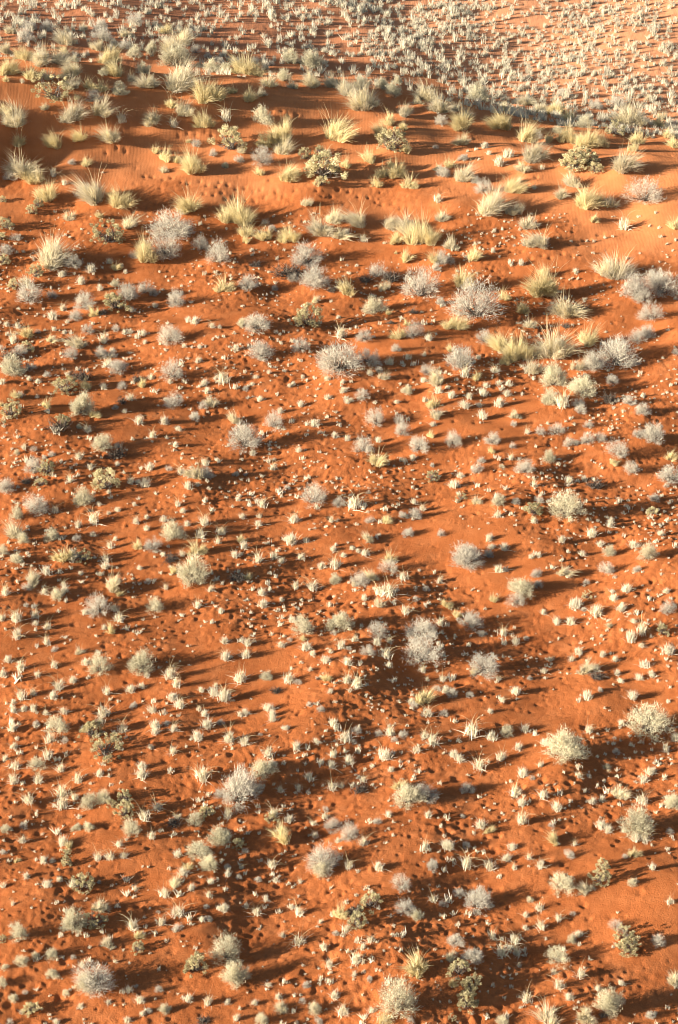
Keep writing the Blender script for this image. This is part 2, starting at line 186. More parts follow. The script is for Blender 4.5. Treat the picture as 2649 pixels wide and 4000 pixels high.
850 3400|60 620 190 s,125 788 160 s,400 77 40 t,145 52 40 g,70 42 40 t,275 77 45 g,45 278 50 t,195 257 35 t,265 305 60 k,330 203 45 t,500 262 40 t,555 308 60 k,715 45 110 s,565 87 30 k,840 325 90 y,930 315 110 b,1040 265 150 d,950 385 130 d,1255 138 120 g,1280 298 130 g,1355 333 70 s,1465 213 50 k,1530 248 60 g,445 457 40 k,555 503 70 k,700 362 30 k,720 533 45 t,805 437 40 g,875 422 50 k,950 472 30 t,1040 492 50 k,990 533 45 t,940 633 65 k,760 658 50 k,1355 697 150 y,605 793 50 g,800 865 60 t,930 722 35 t,695 777 30 t,1035 752 40 g,345 787 35 t,255 912 40 t,435 955 80 p,415 872 40 t,130 1023 50 k,665 965 80 s,855 988 70 k,690 1037 50 g,300 1043 80 s,1230 980 250 s,1130 1045 90 y,1050 972 40 t,580 902 50 g,70 907 40 t,1310 1042 50 g
1749 3400|195 270 160 g,80 175 80 g,780 138 140 s,950 155 100 p,1040 95 120 d,1255 103 65 s,560 212 45 s,620 273 55 k,530 312 35 t,530 402 35 t,455 495 75 k,640 403 60 k,755 348 50 k,855 302 40 g,895 448 50 t,850 492 60 s,1515 227 45 k,1430 503 80 g,750 640 140 s,1150 405 90 g,1200 480 130 d,1215 568 140 d,50 515 100 g,15 615 70 p,165 628 120 g,80 725 150 d,150 825 130 d,135 938 130 d,30 785 60 y,370 595 90 k,470 577 60 k,305 463 60 k,900 728 65 k,760 803 65 k,720 703 40 k,485 653 35 k,535 903 70 k,825 882 45 t,940 1015 120 p,1110 978 170 s,1060 1005 80 b,370 1043 75 s,660 1038 170 p,1550 778 90 p,1180 778 40 t,1375 1003 60 g,30 1015 60 d,1020 817 40 k,300 253 40 g
"""
# landmarks: photo pixel, short name used by the labels of their neighbours
MARKS = """
410 790|the wide straw clump on the left sand
212 1030|the tall pale bush at the upper left edge
655 1010|the grey bush joined to a yellow clump
860 1025|the grey bush with two lobes, upper left
902 595|the big olive bush near the crest
930 880|the tall pale yellow clump on the dune
1315 870|the palest clump amid the dune row
1648 958|the broad straw clump right of the dune centre
1920 840|the big straw thicket on the right dune
2288 825|the tallest yellow clump on the right dune
2118 968|the forked straw clump on bare right sand
2415 1105|the huge straw bush near the right edge
2133 1160|the yellow clump beside the blackest shadow
1862 1252|the huge grey bush right of centre
2410 1435|the broad grey bush below the right sand
1325 1462|the wide grey bush in the upper middle
1206 1276|the olive bush with a long shadow
670 1480|the round grey bush at upper left
258 1533|the low dark olive mound at left
310 1620|the low pale green bush at the left
410 1914|the round olive bush at left
1223 1970|the feathery pale bush at centre
2208 2022|the round cream bush on the right
752 2282|the wide green-grey bush left of centre
387 2402|the grey bush above the round pair
387 2628|the left bush of the round pair
551 2630|the right bush of the round pair
1645 2593|the tallest grey bush right of centre
1892 2637|the fan-shaped grey bush in dark shade
2042 2330|the yellow-green bush with a long shadow
413 2962|the large olive bush at lower left
936 3142|the wide feathery grey bush, lower middle
2208 2968|the large cream bush at lower right
2524 2872|the cream bush high on the right edge
2495 3258|the fan-shaped cream bush at lower right
1263 3398|the round grey bush low in the middle
1395 3620|the olive bush around a black hollow
1861 3553|the upright grey bush at lower right
2180 3766|the round green-grey bush at lower right
2446 3725|the dark olive bush near the right edge
884 3755|the tall grey-green bush in the bottom middle
922 3850|the round cream bush near the bottom
373 3878|the wide grey bush at the bottom left
327 3630|the pale bush against a dark one
1556 3958|the spreading bush at the bottom edge
2386 3958|the leafy bush in the bottom right corner
1418 427|the pale bush ending the crest row
2047 562|the tall yellow clump on the right crest
712 356|the big straw clump on the crest
225 255|the widest straw clump at upper left
1890 395|the grey-green bush behind the right crest
683 225|the large straw bush behind the crest
"""
# ------------------------------------------------------------------ read the plants and find where they stand
Z = 900.0 / 1568.0
ENT = []
for line in TILES.strip().split('\n'):
    org, items = line.split('|')
    ox, oy = map(float, org.split())
    for it in items.split(','):
        a = it.split()
        ENT.append([ox + float(a[0]) * Z, oy + float(a[1]) * Z, float(a[2]) * Z, a[3]])
E_px = np.array([e[0] for e in ENT]); E_py = np.array([e[1] for e in ENT]); E_w = np.array([e[2] for e in ENT])
E_k = [e[3] for e in ENT]
dep = RAD(PITCH) + np.arctan((E_py - PH / 2) / FOC)
E_py2 = E_py - 0.16 * E_w * np.sin(dep)          # from the lowest visible edge to the middle of the footprint
E_x, E_y, E_d = unproject(E_px, E_py2)
E_W = E_w * E_d / FOC                              # width in metres

# ------------------------------------------------------------------ fine ground relief
W_LUMP = make_waves(9, 40, 0.13, 0.42)
def hash2(ix, iy, s):
    h = (ix.astype(np.int64) * 374761393 + iy.astype(np.int64) * 668265263 + s * 974711) & 0x7fffffff
    h = (h ^ (h >> 13)) * 1274126177 & 0x7fffffff
    return ((h ^ (h >> 16)) & 0xffff) / 65535.0

def pits(x, y, cell, seed, dens):
    """scattered hoof prints: one possible pit in each cell, a thrown-up rim on one side"""
    ix = np.floor(x / cell); iy = np.floor(y / cell)
    out = np.zeros_like(x)
    for di in (-1, 0, 1):
        for dj in (-1, 0, 1):
            jx, jy = ix + di, iy + dj
            cx = (jx + hash2(jx, jy, seed)) * cell
            cy = (jy + hash2(jx, jy, seed + 1)) * cell
            r = cell * (0.13 + 0.22 * hash2(jx, jy, seed + 2) ** 2)
            r = np.maximum(r, 0.035)
            amp = 0.25 + 0.95 * hash2(jx, jy, seed + 6)
            on = hash2(jx, jy, seed + 3) < dens
            a = hash2(jx, jy, seed + 4) * 6.283
            el = 1.0 + 0.5 * hash2(jx, jy, seed + 5)
            dx, dy = x - cx, y - cy
            u = (dx * np.cos(a) + dy * np.sin(a)) / (r * el); v = (-dx * np.sin(a) + dy * np.cos(a)) / r
            q = u * u + v * v
            out += on * amp * r * (-0.50 * np.exp(-q) + 0.30 * np.exp(-((u - 1.3) ** 2 + v * v) / 0.5))
    return out

TRAILS = [[(557, 683), (640, 697), (740, 712), (893, 727)], [(850, 721), (990, 740), (1110, 760), (1190, 745)],
          [(1330, 740), (1400, 763), (1500, 792), (1620, 832)], [(520, 822), (640, 792), (760, 770), (900, 757)],
          [(215, 908), (300, 925), (356, 900), (440, 868)], [(1910, 945), (1990, 977), (2080, 1003), (2150, 1005), (2260, 982)],
          [(425, 596), (520, 575)], [(880, 772), (1000, 775), (1110, 768)], [(1240, 740), (1290, 760), (1350, 735)],
          [(2020, 640), (2120, 700)], [(1840, 1010), (1900, 1040), (1960, 1080), (2020, 1140)],
          [(700, 520), (860, 530)], [(1000, 425), (1200, 470)], [(2260, 950), (2380, 900)],
          [(1260, 2330), (1380, 2360), (1480, 2400)], [(2050, 3060), (2350, 3090), (2640, 2960)], [(2500, 3700), (2649, 3640)]]
TR_PTS = []
_r = np.random.RandomState(11)
for tr in TRAILS:
    tx, ty, _ = unproject([p[0] for p in tr], [p[1] for p in tr])
    for i in range(len(tr) - 1):
        L = math.hypot(tx[i + 1] - tx[i], ty[i + 1] - ty[i]); n = max(1, int(L / 0.36))
        for k in range(n):
            f = k / n
            TR_PTS.append((tx[i] + (tx[i + 1] - tx[i]) * f + _r.normal(0, 0.05),
                           ty[i] + (ty[i + 1] - ty[i]) * f + (0.11 if k % 2 else -0.11) + _r.normal(0, 0.04)))

def dune_zone(x, y):
    """1 on the smooth dune sand, 0 on the trampled plain in front"""
    e = crest_y(x) - 12.5 + 2.0 * waves(W_MASK, x, y) - 0.25 * x
    return smooth((y - e) / 5.0)

def plain_zone(x, y):
    return smooth((y - crest_y(x) - 7.0 - 1.0 * waves(W_MASK, x, y)) / 12.0)

def relief(x, y):
    dz_ = dune_zone(x, y); pz = plain_zone(x, y)
    m = waves(W_MASK, x, y)
    rough = np.clip(0.75 + 0.55 * m, 0.12, 1.25) * (1 - 0.88 * dz_) + 0.5 * pz
    z = (0.008 * waves(W_SML, x, y) + 0.0075 * waves(W_LUMP, x + 0.1 * waves(W_SML, x, y), y)) * (0.25 + rough)
    dens = np.clip(0.66 + 0.42 * m, 0.05, 0.95) * (1 - dz_) + 0.05 * dz_ + 0.3 * pz
    z = z + pits(x, y, 0.27, 21, dens) * 1.05
    z = z + pits(x + 3.1, y + 1.7, 0.20, 57, dens * 0.8) * 1.0
    return z

# mounds of blown sand round the shrubs
MOUND = [(E_x[i], E_y[i], 0.62 * E_W[i] + 0.05, (0.08 if E_k[i] in 'gspyd' else 0.05) * E_W[i]) for i in range(len(ENT)) if E_W[i] > 0.28]

# ground sheet: columns fan out with distance so that the spacing stays about one finger-breadth near, a hand far
NROW, NCOL = 1120, 640
dep_rows = np.linspace(RAD(46.5), RAD(14.3), NROW)
ys = 29.6 / np.tan(dep_rows)
ys = np.concatenate([[-60, -20, 5, 15, 22, 25.5], ys[ys > 26.5], ys[-1] + np.array([3, 7, 12, 20, 32, 50, 80, 140, 260, 500, 1000, 2200, 4500])])
u = np.linspace(-1.12, 1.12, NCOL)
def half_width(y):
    return 0.1774 * (np.maximum(y, 26) * math.cos(RAD(PITCH)) + CAM_H * 0.5) + 0.6
uo = np.array([1.2, 1.35, 1.6, 2.0, 2.6, 3.4, 5, 8, 16, 40, 120])
u_all = np.concatenate([-uo[::-1], u, uo])
GY, GU = np.meshgrid(ys, u_all, indexing='ij')
GX = GU * half_width(GY)
fine = (np.abs(GU) < 1.15) & (GY > 26) & (GY < 122)
GZ = macro(GX, GY)
GZ = GZ + np.where(fine, relief(GX, GY), 0)

def row_of(y): return int(np.searchsorted(ys, y))
def stamp(x, y, reach, fn):
    """add fn(dx, dy) to the ground within reach of (x, y)"""
    r0, r1 = max(0, row_of(y - reach)), min(len(ys), row_of(y + reach) + 1)
    if r1 <= r0: return
    hw = half_width(y)
    c0 = max(0, int(np.searchsorted(u_all, (x - reach) / hw - 0.03))); c1 = min(len(u_all), int(np.searchsorted(u_all, (x + reach) / hw + 0.03)) + 1)
    if c1 <= c0: return
    sl = (slice(r0, r1), slice(c0, c1))
    GZ[sl] += fn(GX[sl] - x, GY[sl] - y)
for mx, my, mr, ma in MOUND:
    stamp(mx, my, 2.6 * mr, lambda dx, dy: ma * np.exp(-(dx * dx + dy * dy) / (mr * mr)))
for tx, ty in TR_PTS:
    stamp(tx, ty, 0.35, lambda dx, dy: -0.075 * np.exp(-(dx * dx + dy * dy) / 0.0085) + 0.022 * np.exp(-((dx - 0.12) ** 2 + dy * dy) / 0.006))

def ground_z(x, y):
    """height of the finished sheet (bilinear) at points"""
    x = np.atleast_1d(np.asarray(x, float)); y = np.atleast_1d(np.asarray(y, float))
    r = np.clip(np.searchsorted(ys, y) - 1, 0, len(ys) - 2)
    fy = np.clip((y - ys[r]) / (ys[r + 1] - ys[r]), 0, 1)
    uu = x / half_width(y)
    c = np.clip(np.searchsorted(u_all, uu) - 1, 0, len(u_all) - 2)
    fx = np.clip((uu - u_all[c]) / (u_all[c + 1] - u_all[c]), 0, 1)
    return ((GZ[r, c] * (1 - fx) + GZ[r, c + 1] * fx) * (1 - fy) + (GZ[r + 1, c] * (1 - fx) + GZ[r + 1, c + 1] * fx) * fy)

# ------------------------------------------------------------------ mesh helpers
def mesh_from(name, V, F, mat, attrs=None, smooth_shade=False):
    """V (n,3); F (m,3) or (m,4) int array"""
    me = bpy.data.meshes.new(name)
    V = np.asarray(V, np.float32); F = np.asarray(F, np.int32)
    k = F.shape[1]
    me.vertices.add(len(V)); me.vertices.foreach_set('co', V.ravel())
    me.loops.add(F.size); me.loops.foreach_set('vertex_index', F.ravel())
    me.polygons.add(len(F)); me.polygons.foreach_set('loop_start', np.arange(0, F.size, k, dtype=np.int32))
    if smooth_shade:
        me.polygons.foreach_set('use_smooth', np.ones(len(F), bool))
    me.update(calc_edges=True)
    for an, av in (attrs or {}).items():
        at = me.attributes.new(an, 'FLOAT', 'POINT'); at.data.foreach_set('value', np.asarray(av, np.float32))
    if mat is not None:
        me.materials.append(mat)
    return me

def link(name, me, parent=None, **props):
    o = bpy.data.objects.new(name, me)
    COL.objects.link(o)
    if parent is not None:
        o.parent = parent
    for k_, v_ in props.items():
        o[k_] = v_
    return o

# ------------------------------------------------------------------ materials
class NT:
    def __init__(self, name):
        self.m = bpy.data.materials.new(name); self.m.use_nodes = True
        self.t = self.m.node_tree; self.t.nodes.clear()
        self.out = self.t.nodes.new('ShaderNodeOutputMaterial')
    def n(self, kind, **kw):
        nd = self.t.nodes.new(kind)
        for k_, v_ in kw.items():
            if k_.startswith('i_'):
                nd.inputs[k_[2:]].default_value = v_
            else:
                setattr(nd, k_, v_)
        return nd
    def l(self, a, b): self.t.links.new(a, b)
    def math(self, op, a, b=None, clamp=False):
        nd = self.t.nodes.new('ShaderNodeMath'); nd.operation = op; nd.use_clamp = clamp
        for i, v in enumerate((a, b)):
            if v is None: continue
            if isinstance(v, (int, float)): nd.inputs[i].default_value = v
            else: self.l(v, nd.inputs[i])
        return nd.outputs[0]
    def ramp(self, fac, stops):
        nd = self.t.nodes.new('ShaderNodeValToRGB'); els = nd.color_ramp.elements
        while len(els) < len(stops): els.new(0.5)
        for e, (p, c) in zip(els, stops):
            e.position = p; e.color = (*c, 1)
        self.l(fac, nd.inputs[0]); return nd.outputs[0]
    def mix(self, fac, a, b, blend='MIX'):
        nd = self.t.nodes.new('ShaderNodeMix'); nd.data_type = 'RGBA'; nd.blend_type = blend
        for s, v in ((nd.inputs[0], fac), (nd.inputs[6], a), (nd.inputs[7], b)):
            if isinstance(v, (int, float)): s.default_value = v
            elif isinstance(v, tuple): s.default_value = (*v, 1)
            else: self.l(v, s)
        return nd.outputs[2]

def sand_material():
    N = NT('red_sand')
    pos = N.n('ShaderNodeNewGeometry').outputs['Position']
    dune = N.n('ShaderNodeAttribute', attribute_name='dune').outputs['Fac']
    plain = N.n('ShaderNodeAttribute', attribute_name='plain').outputs['Fac']
    tint = N.n('ShaderNodeAttribute', attribute_name='tint').outputs['Fac']
    def noise(scale, detail=4, rough=0.6):
        nd = N.n('ShaderNodeTexNoise', i_Scale=scale, i_Detail=detail, i_Roughness=rough); N.l(pos, nd.inputs['Vector']); return nd.outputs['Fac']
    n1 = noise(1.7); n2 = noise(9.0, 5, 0.7); n3 = noise(60.0, 3, 0.7); n4 = noise(26.0, 4, 0.75)
    near = N.ramp(n1, [(0.30, (0.315, 0.092, 0.029)), (0.5, (0.378, 0.121, 0.041)), (0.72, (0.440, 0.160, 0.061))])
    near = N.mix(N.math('MULTIPLY', tint, 0.45), near, (0.440, 0.142, 0.046))
    dcol = N.ramp(n1, [(0.3, (0.420, 0.152, 0.058)), (0.7, (0.485, 0.190, 0.078))])
    pcol = N.ramp(n1, [(0.3, (0.400, 0.160, 0.078)), (0.7, (0.470, 0.205, 0.110))])
    sx = N.n('ShaderNodeSeparateXYZ'); N.l(pos, sx.inputs[0])
    east = N.n('ShaderNodeMapRange', interpolation_type='SMOOTHSTEP'); east.inputs['From Min'].default_value = -10; east.inputs['From Max'].default_value = 18
    N.l(N.math('ADD', sx.outputs['X'], N.math('MULTIPLY', N.math('SUBTRACT', sx.outputs['Y'], 105.0), 0.5)), east.inputs['Value'])
    pcol = N.mix(east.outputs['Result'], pcol, (0.50, 0.238, 0.128))
    c = N.mix(dune, near, dcol)
    c = N.mix(plain, c, pcol)
    # coarse red and pale grains, litter
    c = N.mix(N.math('MULTIPLY', N.ramp(n2, [(0.35, (0, 0, 0)), (0.75, (1, 1, 1))]), 0.22), c, (0.50, 0.180, 0.066))
    c = N.mix(N.ramp(n3, [(0.28, (0.30, 0.30, 0.30)), (0.42, (0, 0, 0))]), c, (0.22, 0.055, 0.017))
    c = N.mix(N.math('MULTIPLY', N.ramp(n4, [(0.52, (0, 0, 0)), (0.72, (1, 1, 1))]), 0.32), c, (0.54, 0.215, 0.085))
    # fine relief: grains everywhere, wind ripples on the dune
    wv = N.n('ShaderNodeTexWave', wave_type='BANDS', bands_direction='X', i_Scale=2.3, i_Distortion=5.0, i_Detail=2.0)
    wv.inputs['Detail Scale'].default_value = 0.6
    N.l(pos, wv.inputs['Vector'])
    hgt = N.math('ADD', N.math('MULTIPLY', n3, 0.007), N.math('MULTIPLY', N.math('MULTIPLY', n2, 0.035), N.math('SUBTRACT', 1.0, N.math('MULTIPLY', dune, 0.8))))
    hgt = N.math('ADD', hgt, N.math('MULTIPLY', N.math('MULTIPLY', n4, 0.045), N.math('SUBTRACT', 1.0, N.math('MULTIPLY', dune, 0.75))))
    hgt = N.math('ADD', hgt, N.math('MULTIPLY', N.math('MULTIPLY', wv.outputs['Fac'], dune), 0.0026))
    bp = N.n('ShaderNodeBump', i_Strength=0.8, i_Distance=1.0); N.l(hgt, bp.inputs['Height'])
    bs = N.n('ShaderNodeBsdfDiffuse', i_Roughness=0.6)
    N.l(c, bs.inputs['Color']); N.l(bp.outputs[0], bs.inputs['Normal']); N.l(bs.outputs[0], N.out.inputs['Surface'])
    return N.m

def plant_material(name, stops, transl=0.38, vary=0.25):
    """colour by clump tone, by single blade and by plant; thin blades let some light through"""
    N = NT(name)
    tone = N.n('ShaderNodeAttribute', attribute_name='tone').outputs['Fac']
    isl = N.n('ShaderNodeNewGeometry').outputs['Random Per Island']
    ob = N.n('ShaderNodeObjectInfo').outputs['Random']
    f = N.math('ADD', N.math('MULTIPLY', tone, 0.62), N.math('MULTIPLY', isl, 0.38))
    f = N.math('ADD', f, N.math('MULTIPLY', N.math('SUBTRACT', ob, 0.5), vary), True)
    c = N.ramp(f, stops)
    d = N.n('ShaderNodeBsdfDiffuse'); t = N.n('ShaderNodeBsdfTranslucent'); mx = N.n('ShaderNodeMixShader', i_Fac=transl)
    N.l(c, d.inputs['Color']); N.l(c, t.inputs['Color'])
    N.l(d.outputs[0], mx.inputs[1]); N.l(t.outputs[0], mx.inputs[2]); N.l(mx.outputs[0], N.out.inputs['Surface'])
    return N.m

M_SAND = sand_material()
M = {
    'g': plant_material('grey_twigs', [(0.0, (0.27, 0.25, 0.21)), (0.35, (0.50, 0.465, 0.40)), (0.7, (0.70, 0.65, 0.54)), (1.0, (0.79, 0.73, 0.58))]),
    's': plant_material('grey_green_leaves', [(0.0, (0.34, 0.31, 0.22)), (0.4, (0.60, 0.56, 0.41)), (0.8, (0.77, 0.71, 0.51)), (1.0, (0.82, 0.75, 0.51))]),
    'p': plant_material('pale_straw', [(0.0, (0.34, 0.315, 0.25)), (0.4, (0.61, 0.545, 0.41)), (0.75, (0.80, 0.70, 0.46)), (1.0, (0.84, 0.73, 0.45))]),
    'y': plant_material('yellow_straw', [(0.0, (0.38, 0.33, 0.19)), (0.35, (0.65, 0.55, 0.32)), (0.7, (0.81, 0.695, 0.40)), (1.0, (0.85, 0.73, 0.41))]),
    'd': plant_material('olive_leaves', [(0.0, (0.20, 0.175, 0.10)), (0.45, (0.50, 0.445, 0.26)), (0.8, (0.70, 0.62, 0.38)), (1.0, (0.76, 0.67, 0.41))]),
    'b': plant_material('dead_twigs', [(0.0, (0.045, 0.036, 0.03)), (0.6, (0.13, 0.105, 0.085)), (1.0, (0.27, 0.23, 0.19))], 0.0),
    't': plant_material('cream_blades', [(0.0, (0.50, 0.46, 0.38)), (0.4, (0.72, 0.665, 0.53)), (0.8, (0.83, 0.765, 0.59)), (1.0, (0.85, 0.78, 0.58))]),
    'st': plant_material('seed_stalk', [(0.0, (0.50, 0.41, 0.24)), (1.0, (0.76, 0.66, 0.42))]),
    'wood': plant_material('dark_wood', [(0.0, (0.09, 0.076, 0.066)), (1.0, (0.28, 0.24, 0.20))], 0.0),
    'far': plant_material('far_tuft_blades', [(0.0, (0.46, 0.42, 0.34)), (0.5, (0.70, 0.645, 0.50)), (1.0, (0.84, 0.765, 0.58))]),
}

# ------------------------------------------------------------------ the ground
nr, nc = GX.shape
idx = np.arange(nr * nc).reshape(nr, nc)
GF = np.stack([idx[:-1, :-1], idx[:-1, 1:], idx[1:, 1:], idx[1:, :-1]], -1).reshape(-1, 4)
gx, gy = GX.ravel(), GY.ravel()
me = mesh_from('ground', np.stack([gx, gy, GZ.ravel()], -1), GF, M_SAND,
               {'dune': dune_zone(gx, gy), 'plain': plain_zone(gx, gy),
                'tint': np.clip(0.5 + 0.5 * waves(W_TINT, gx, gy), 0, 1)}, True)
link('ground', me, kind='structure')
# ------------------------------------------------------------------ plant shapes (unit width 1, height about 1)
def strips(P, Wd, side):
    """tapering ribbons: P (n,k,3) centre lines, Wd (n,k) widths, side (n,3). Last point is a tip."""
    n, k, _ = P.shape
    L = P[:, :-1] - side[:, None] * Wd[:, :-1, None] / 2
    R = P[:, :-1] + side[:, None] * Wd[:, :-1, None] / 2
    V = np.concatenate([np.stack([L, R], 2).reshape(n, -1, 3), P[:, -1:]], 1)      # 2(k-1)+1 verts each
    m = V.shape[1]
    f = []
    for i in range(k - 2):
        a = 2 * i
        f += [(a, a + 1, a + 3), (a, a + 3, a + 2)]
    f.append((2 * (k - 2), 2 * (k - 2) + 1, m - 1))
    F = (np.array(f)[None] + (np.arange(n) * m)[:, None, None]).reshape(-1, 3)
    return V.reshape(-1, 3), F, m

def unit(v): return v / np.maximum(np.linalg.norm(v, axis=-1, keepdims=True), 1e-9)

def join(parts):
    Vs, Fs, Ts, o = [], [], [], 0
    for V, F, T in parts:
        Vs.append(V); Fs.append(F + o); Ts.append(T); o += len(V)
    return np.concatenate(Vs), np.concatenate(Fs), np.concatenate(Ts)

def ribbons(r, base, tip, bend, w, k=3, tone=None, curve_up=None):
    """n blades from base to tip, bowed by the vector bend at the middle"""
    n = len(base)
    t = np.linspace(0, 1, k)[None, :, None]
    P = base[:, None] * (1 - t) + tip[:, None] * t + bend[:, None] * (4 * t * (1 - t))
    d = unit(tip - base)
    side = unit(np.cross(d, r.normal(size=(n, 3))))
    Wd = w[:, None] * np.linspace(1.0, 0.45, k)[None]
    V, F, m = strips(P, Wd, side)
    T = np.repeat(tone if tone is not None else r.uniform(size=n), m)
    return V, F, T

def lobed(r, nl=5):
    """a smooth uneven radius over directions, so that no two bushes share an outline"""
    ax = unit(r.normal(size=(nl, 3))); am = r.uniform(-0.40, 0.36, nl)
    def f(d):
        return 1.0 + np.sum(am[None] * np.maximum(0, d @ ax.T) ** 2, 1)
    return f

def shrub(seed, nb=90, per=36, flat=1.0, fine=0.0090, spread=0.55):
    """twiggy dome: branches fan out of the root, each carrying a spray of fine twigs"""
    r = np.random.RandomState(seed); lob = lobed(r, 7)
    el = np.arcsin(r.uniform(0.06, 1, nb)); az = r.uniform(0, 2 * np.pi, nb)
    d = np.stack([np.cos(el) * np.cos(az), np.cos(el) * np.sin(az), np.sin(el)], -1)
    ln = 0.5 * lob(d) * r.uniform(0.74, 1.08, nb)
    tips = d * ln[:, None] * np.array([1, 1, 1.9 * flat])
    root = np.stack([r.normal(0, 0.05, nb), r.normal(0, 0.05, nb), np.zeros(nb)], -1)
    bend = np.stack([d[:, 0] * 0.03, d[:, 1] * 0.03, -0.03 + 0 * az], -1)
    stem = ribbons(r, root, root + (tips - root) * 0.8, bend, r.uniform(0.012, 0.022, nb), 3)
    # sprays
    t = r.uniform(0.38, 1.0, (nb, per)) ** 0.8
    P0 = root[:, None] + (tips - root)[:, None] * t[..., None] + bend[:, None] * (4 * t * (1 - t))[..., None]
    P0 = P0 + r.normal(0, 0.05, P0.shape)
    dd = unit(unit(tips)[:, None] + r.normal(0, spread, P0.shape) + np.array([0, 0, 0.12]))
    L = r.uniform(0.05, 0.16, (nb, per))
    tone = np.clip(np.repeat(r.uniform(0.0, 1.0, (nb, 1)), per, 1) + r.normal(0, 0.12, (nb, per)), 0, 1)
    b = P0.reshape(-1, 3); e = (P0 + dd * L[..., None]).reshape(-1, 3)
    b[:, 2] = np.maximum(b[:, 2], 0.01); e[:, 2] = np.maximum(e[:, 2], 0.0)
    fo = ribbons(r, b, e, np.zeros_like(b), np.full(len(b), fine) * r.uniform(0.7, 1.5, len(b)), 2, tone.ravel())
    return fo, stem

def clump(seed, nlock=16, per=62, w=0.013, stalk=14, open_=0.95, two=False):
    """bunch grass: locks of blades spraying up and outwards from one or more hearts, tips drooping"""
    r = np.random.RandomState(seed); parts = []
    hearts = [(0.0, 0.0, 1.0)] + [(r.uniform(-0.32, 0.32), r.uniform(-0.2, 0.2), r.uniform(0.5, 0.85)) for q in range(r.randint(2, 5) if two else r.randint(1, 4))]
    lean = r.normal(0, 0.16, 2)
    for hx, hy, hs in hearts:
        for i in range(nlock):
            n = per
            th = open_ * math.sqrt(r.uniform(0, 1)) + r.normal(0, 0.08); az = r.uniform(0, 6.283)
            L = hs * r.uniform(0.55, 1.10) * (1.0 - 0.28 * th)
            bx, by = hx + 0.17 * hs * math.sin(th) * math.cos(az), hy + 0.17 * hs * math.sin(th) * math.sin(az)
            base = np.stack([bx + r.normal(0, 0.035, n), by + r.normal(0, 0.035, n), np.zeros(n)], -1)
            t2 = th + r.normal(0, 0.17, n); a2 = az + r.normal(0, 0.30, n)
            l2 = L * r.uniform(0.35, 1.12, n)
            tip = base + np.stack([np.sin(t2) * np.cos(a2) * 0.78, np.sin(t2) * np.sin(a2) * 0.78, np.maximum(np.cos(t2), 0.12)], -1) * l2[:, None]
            tip[:, :2] += lean * l2[:, None] + r.normal(0, 0.05, (n, 2))
            bend = np.stack([-(tip - base)[:, 0] * 0.10, -(tip - base)[:, 1] * 0.10, l2 * 0.10], -1)
            parts.append(ribbons(r, base, tip, bend, w * r.uniform(0.7, 1.5, n), 3, np.clip(r.uniform(0.1, 0.95) + r.normal(0, 0.12, n), 0, 1)))
    n = stalk
    az = r.uniform(0, 6.283, n); th = np.abs(r.normal(0.3, 0.25, n)); L = r.uniform(0.85, 1.12, n)
    base = np.stack([r.normal(0, 0.08, n), r.normal(0, 0.08, n), np.full(n, 0.05)], -1)
    tip = base + np.stack([np.sin(th) * np.cos(az), np.sin(th) * np.sin(az), np.cos(th)], -1) * L[:, None]
    bend = np.stack([-(tip - base)[:, 0] * 0.15, -(tip - base)[:, 1] * 0.15, 0.06 + 0 * L], -1)
    st = ribbons(r, base, tip, bend, np.full(n, 0.010), 4)
    return join(parts), st

def olive(seed, nk=46, per=52):
    """knobbly bush: leaf clusters on crooked wood with dark gaps between"""
    r = np.random.RandomState(seed); lob = lobed(r, 6)
    el = np.arcsin(r.uniform(0.08, 1, nk)); az = r.uniform(0, 2 * np.pi, nk)
    d = np.stack([np.cos(el) * np.cos(az), np.cos(el) * np.sin(az), np.sin(el)], -1)
    c = d * (0.46 * lob(d) * r.uniform(0.72, 1.05, nk))[:, None] * np.array([1, 1, 1.75])
    rad = r.uniform(0.045, 0.095, nk)
    P = c[:, None] + unit(r.normal(size=(nk, per, 3))) * (rad[:, None] * r.uniform(0.3, 1, (nk, per)) ** 0.5)[..., None] * np.array([1, 1, 1.2])
    P[..., 2] = np.maximum(P[..., 2], 0.015)
    b = P.reshape(-1, 3)
    dd = unit(np.repeat(d, per, 0) * 0.7 + r.normal(0, 0.6, b.shape) + np.array([0, 0, 0.3]))
    e = b + dd * r.uniform(0.035, 0.075, len(b))[:, None]
    tone = np.clip(np.repeat(r.uniform(0.15, 0.95, nk), per) + r.normal(0, 0.1, nk * per), 0, 1)
    fo = ribbons(r, b, e, np.zeros_like(b), r.uniform(0.018, 0.03, len(b)), 2, tone)
    root = np.stack([r.normal(0, 0.06, nk), r.normal(0, 0.06, nk), np.zeros(nk)], -1)
    st1 = ribbons(r, root, c, r.normal(0, 0.05, (nk, 3)) * np.array([1, 1, 0.4]), r.uniform(0.018, 0.034, nk), 4)
    n = 120
    k = r.randint(0, nk, n); t = r.uniform(0.3, 0.9, n)[:, None]
    b2 = root[k] * (1 - t) + c[k] * t
    e2 = b2 + r.normal(0, 0.11, (n, 3)); e2[:, 2] = np.maximum(e2[:, 2], 0.02)
    st2 = ribbons(r, b2, e2, np.zeros((n, 3)), r.uniform(0.008, 0.014, n), 3)
    return fo, join([st1, st2])

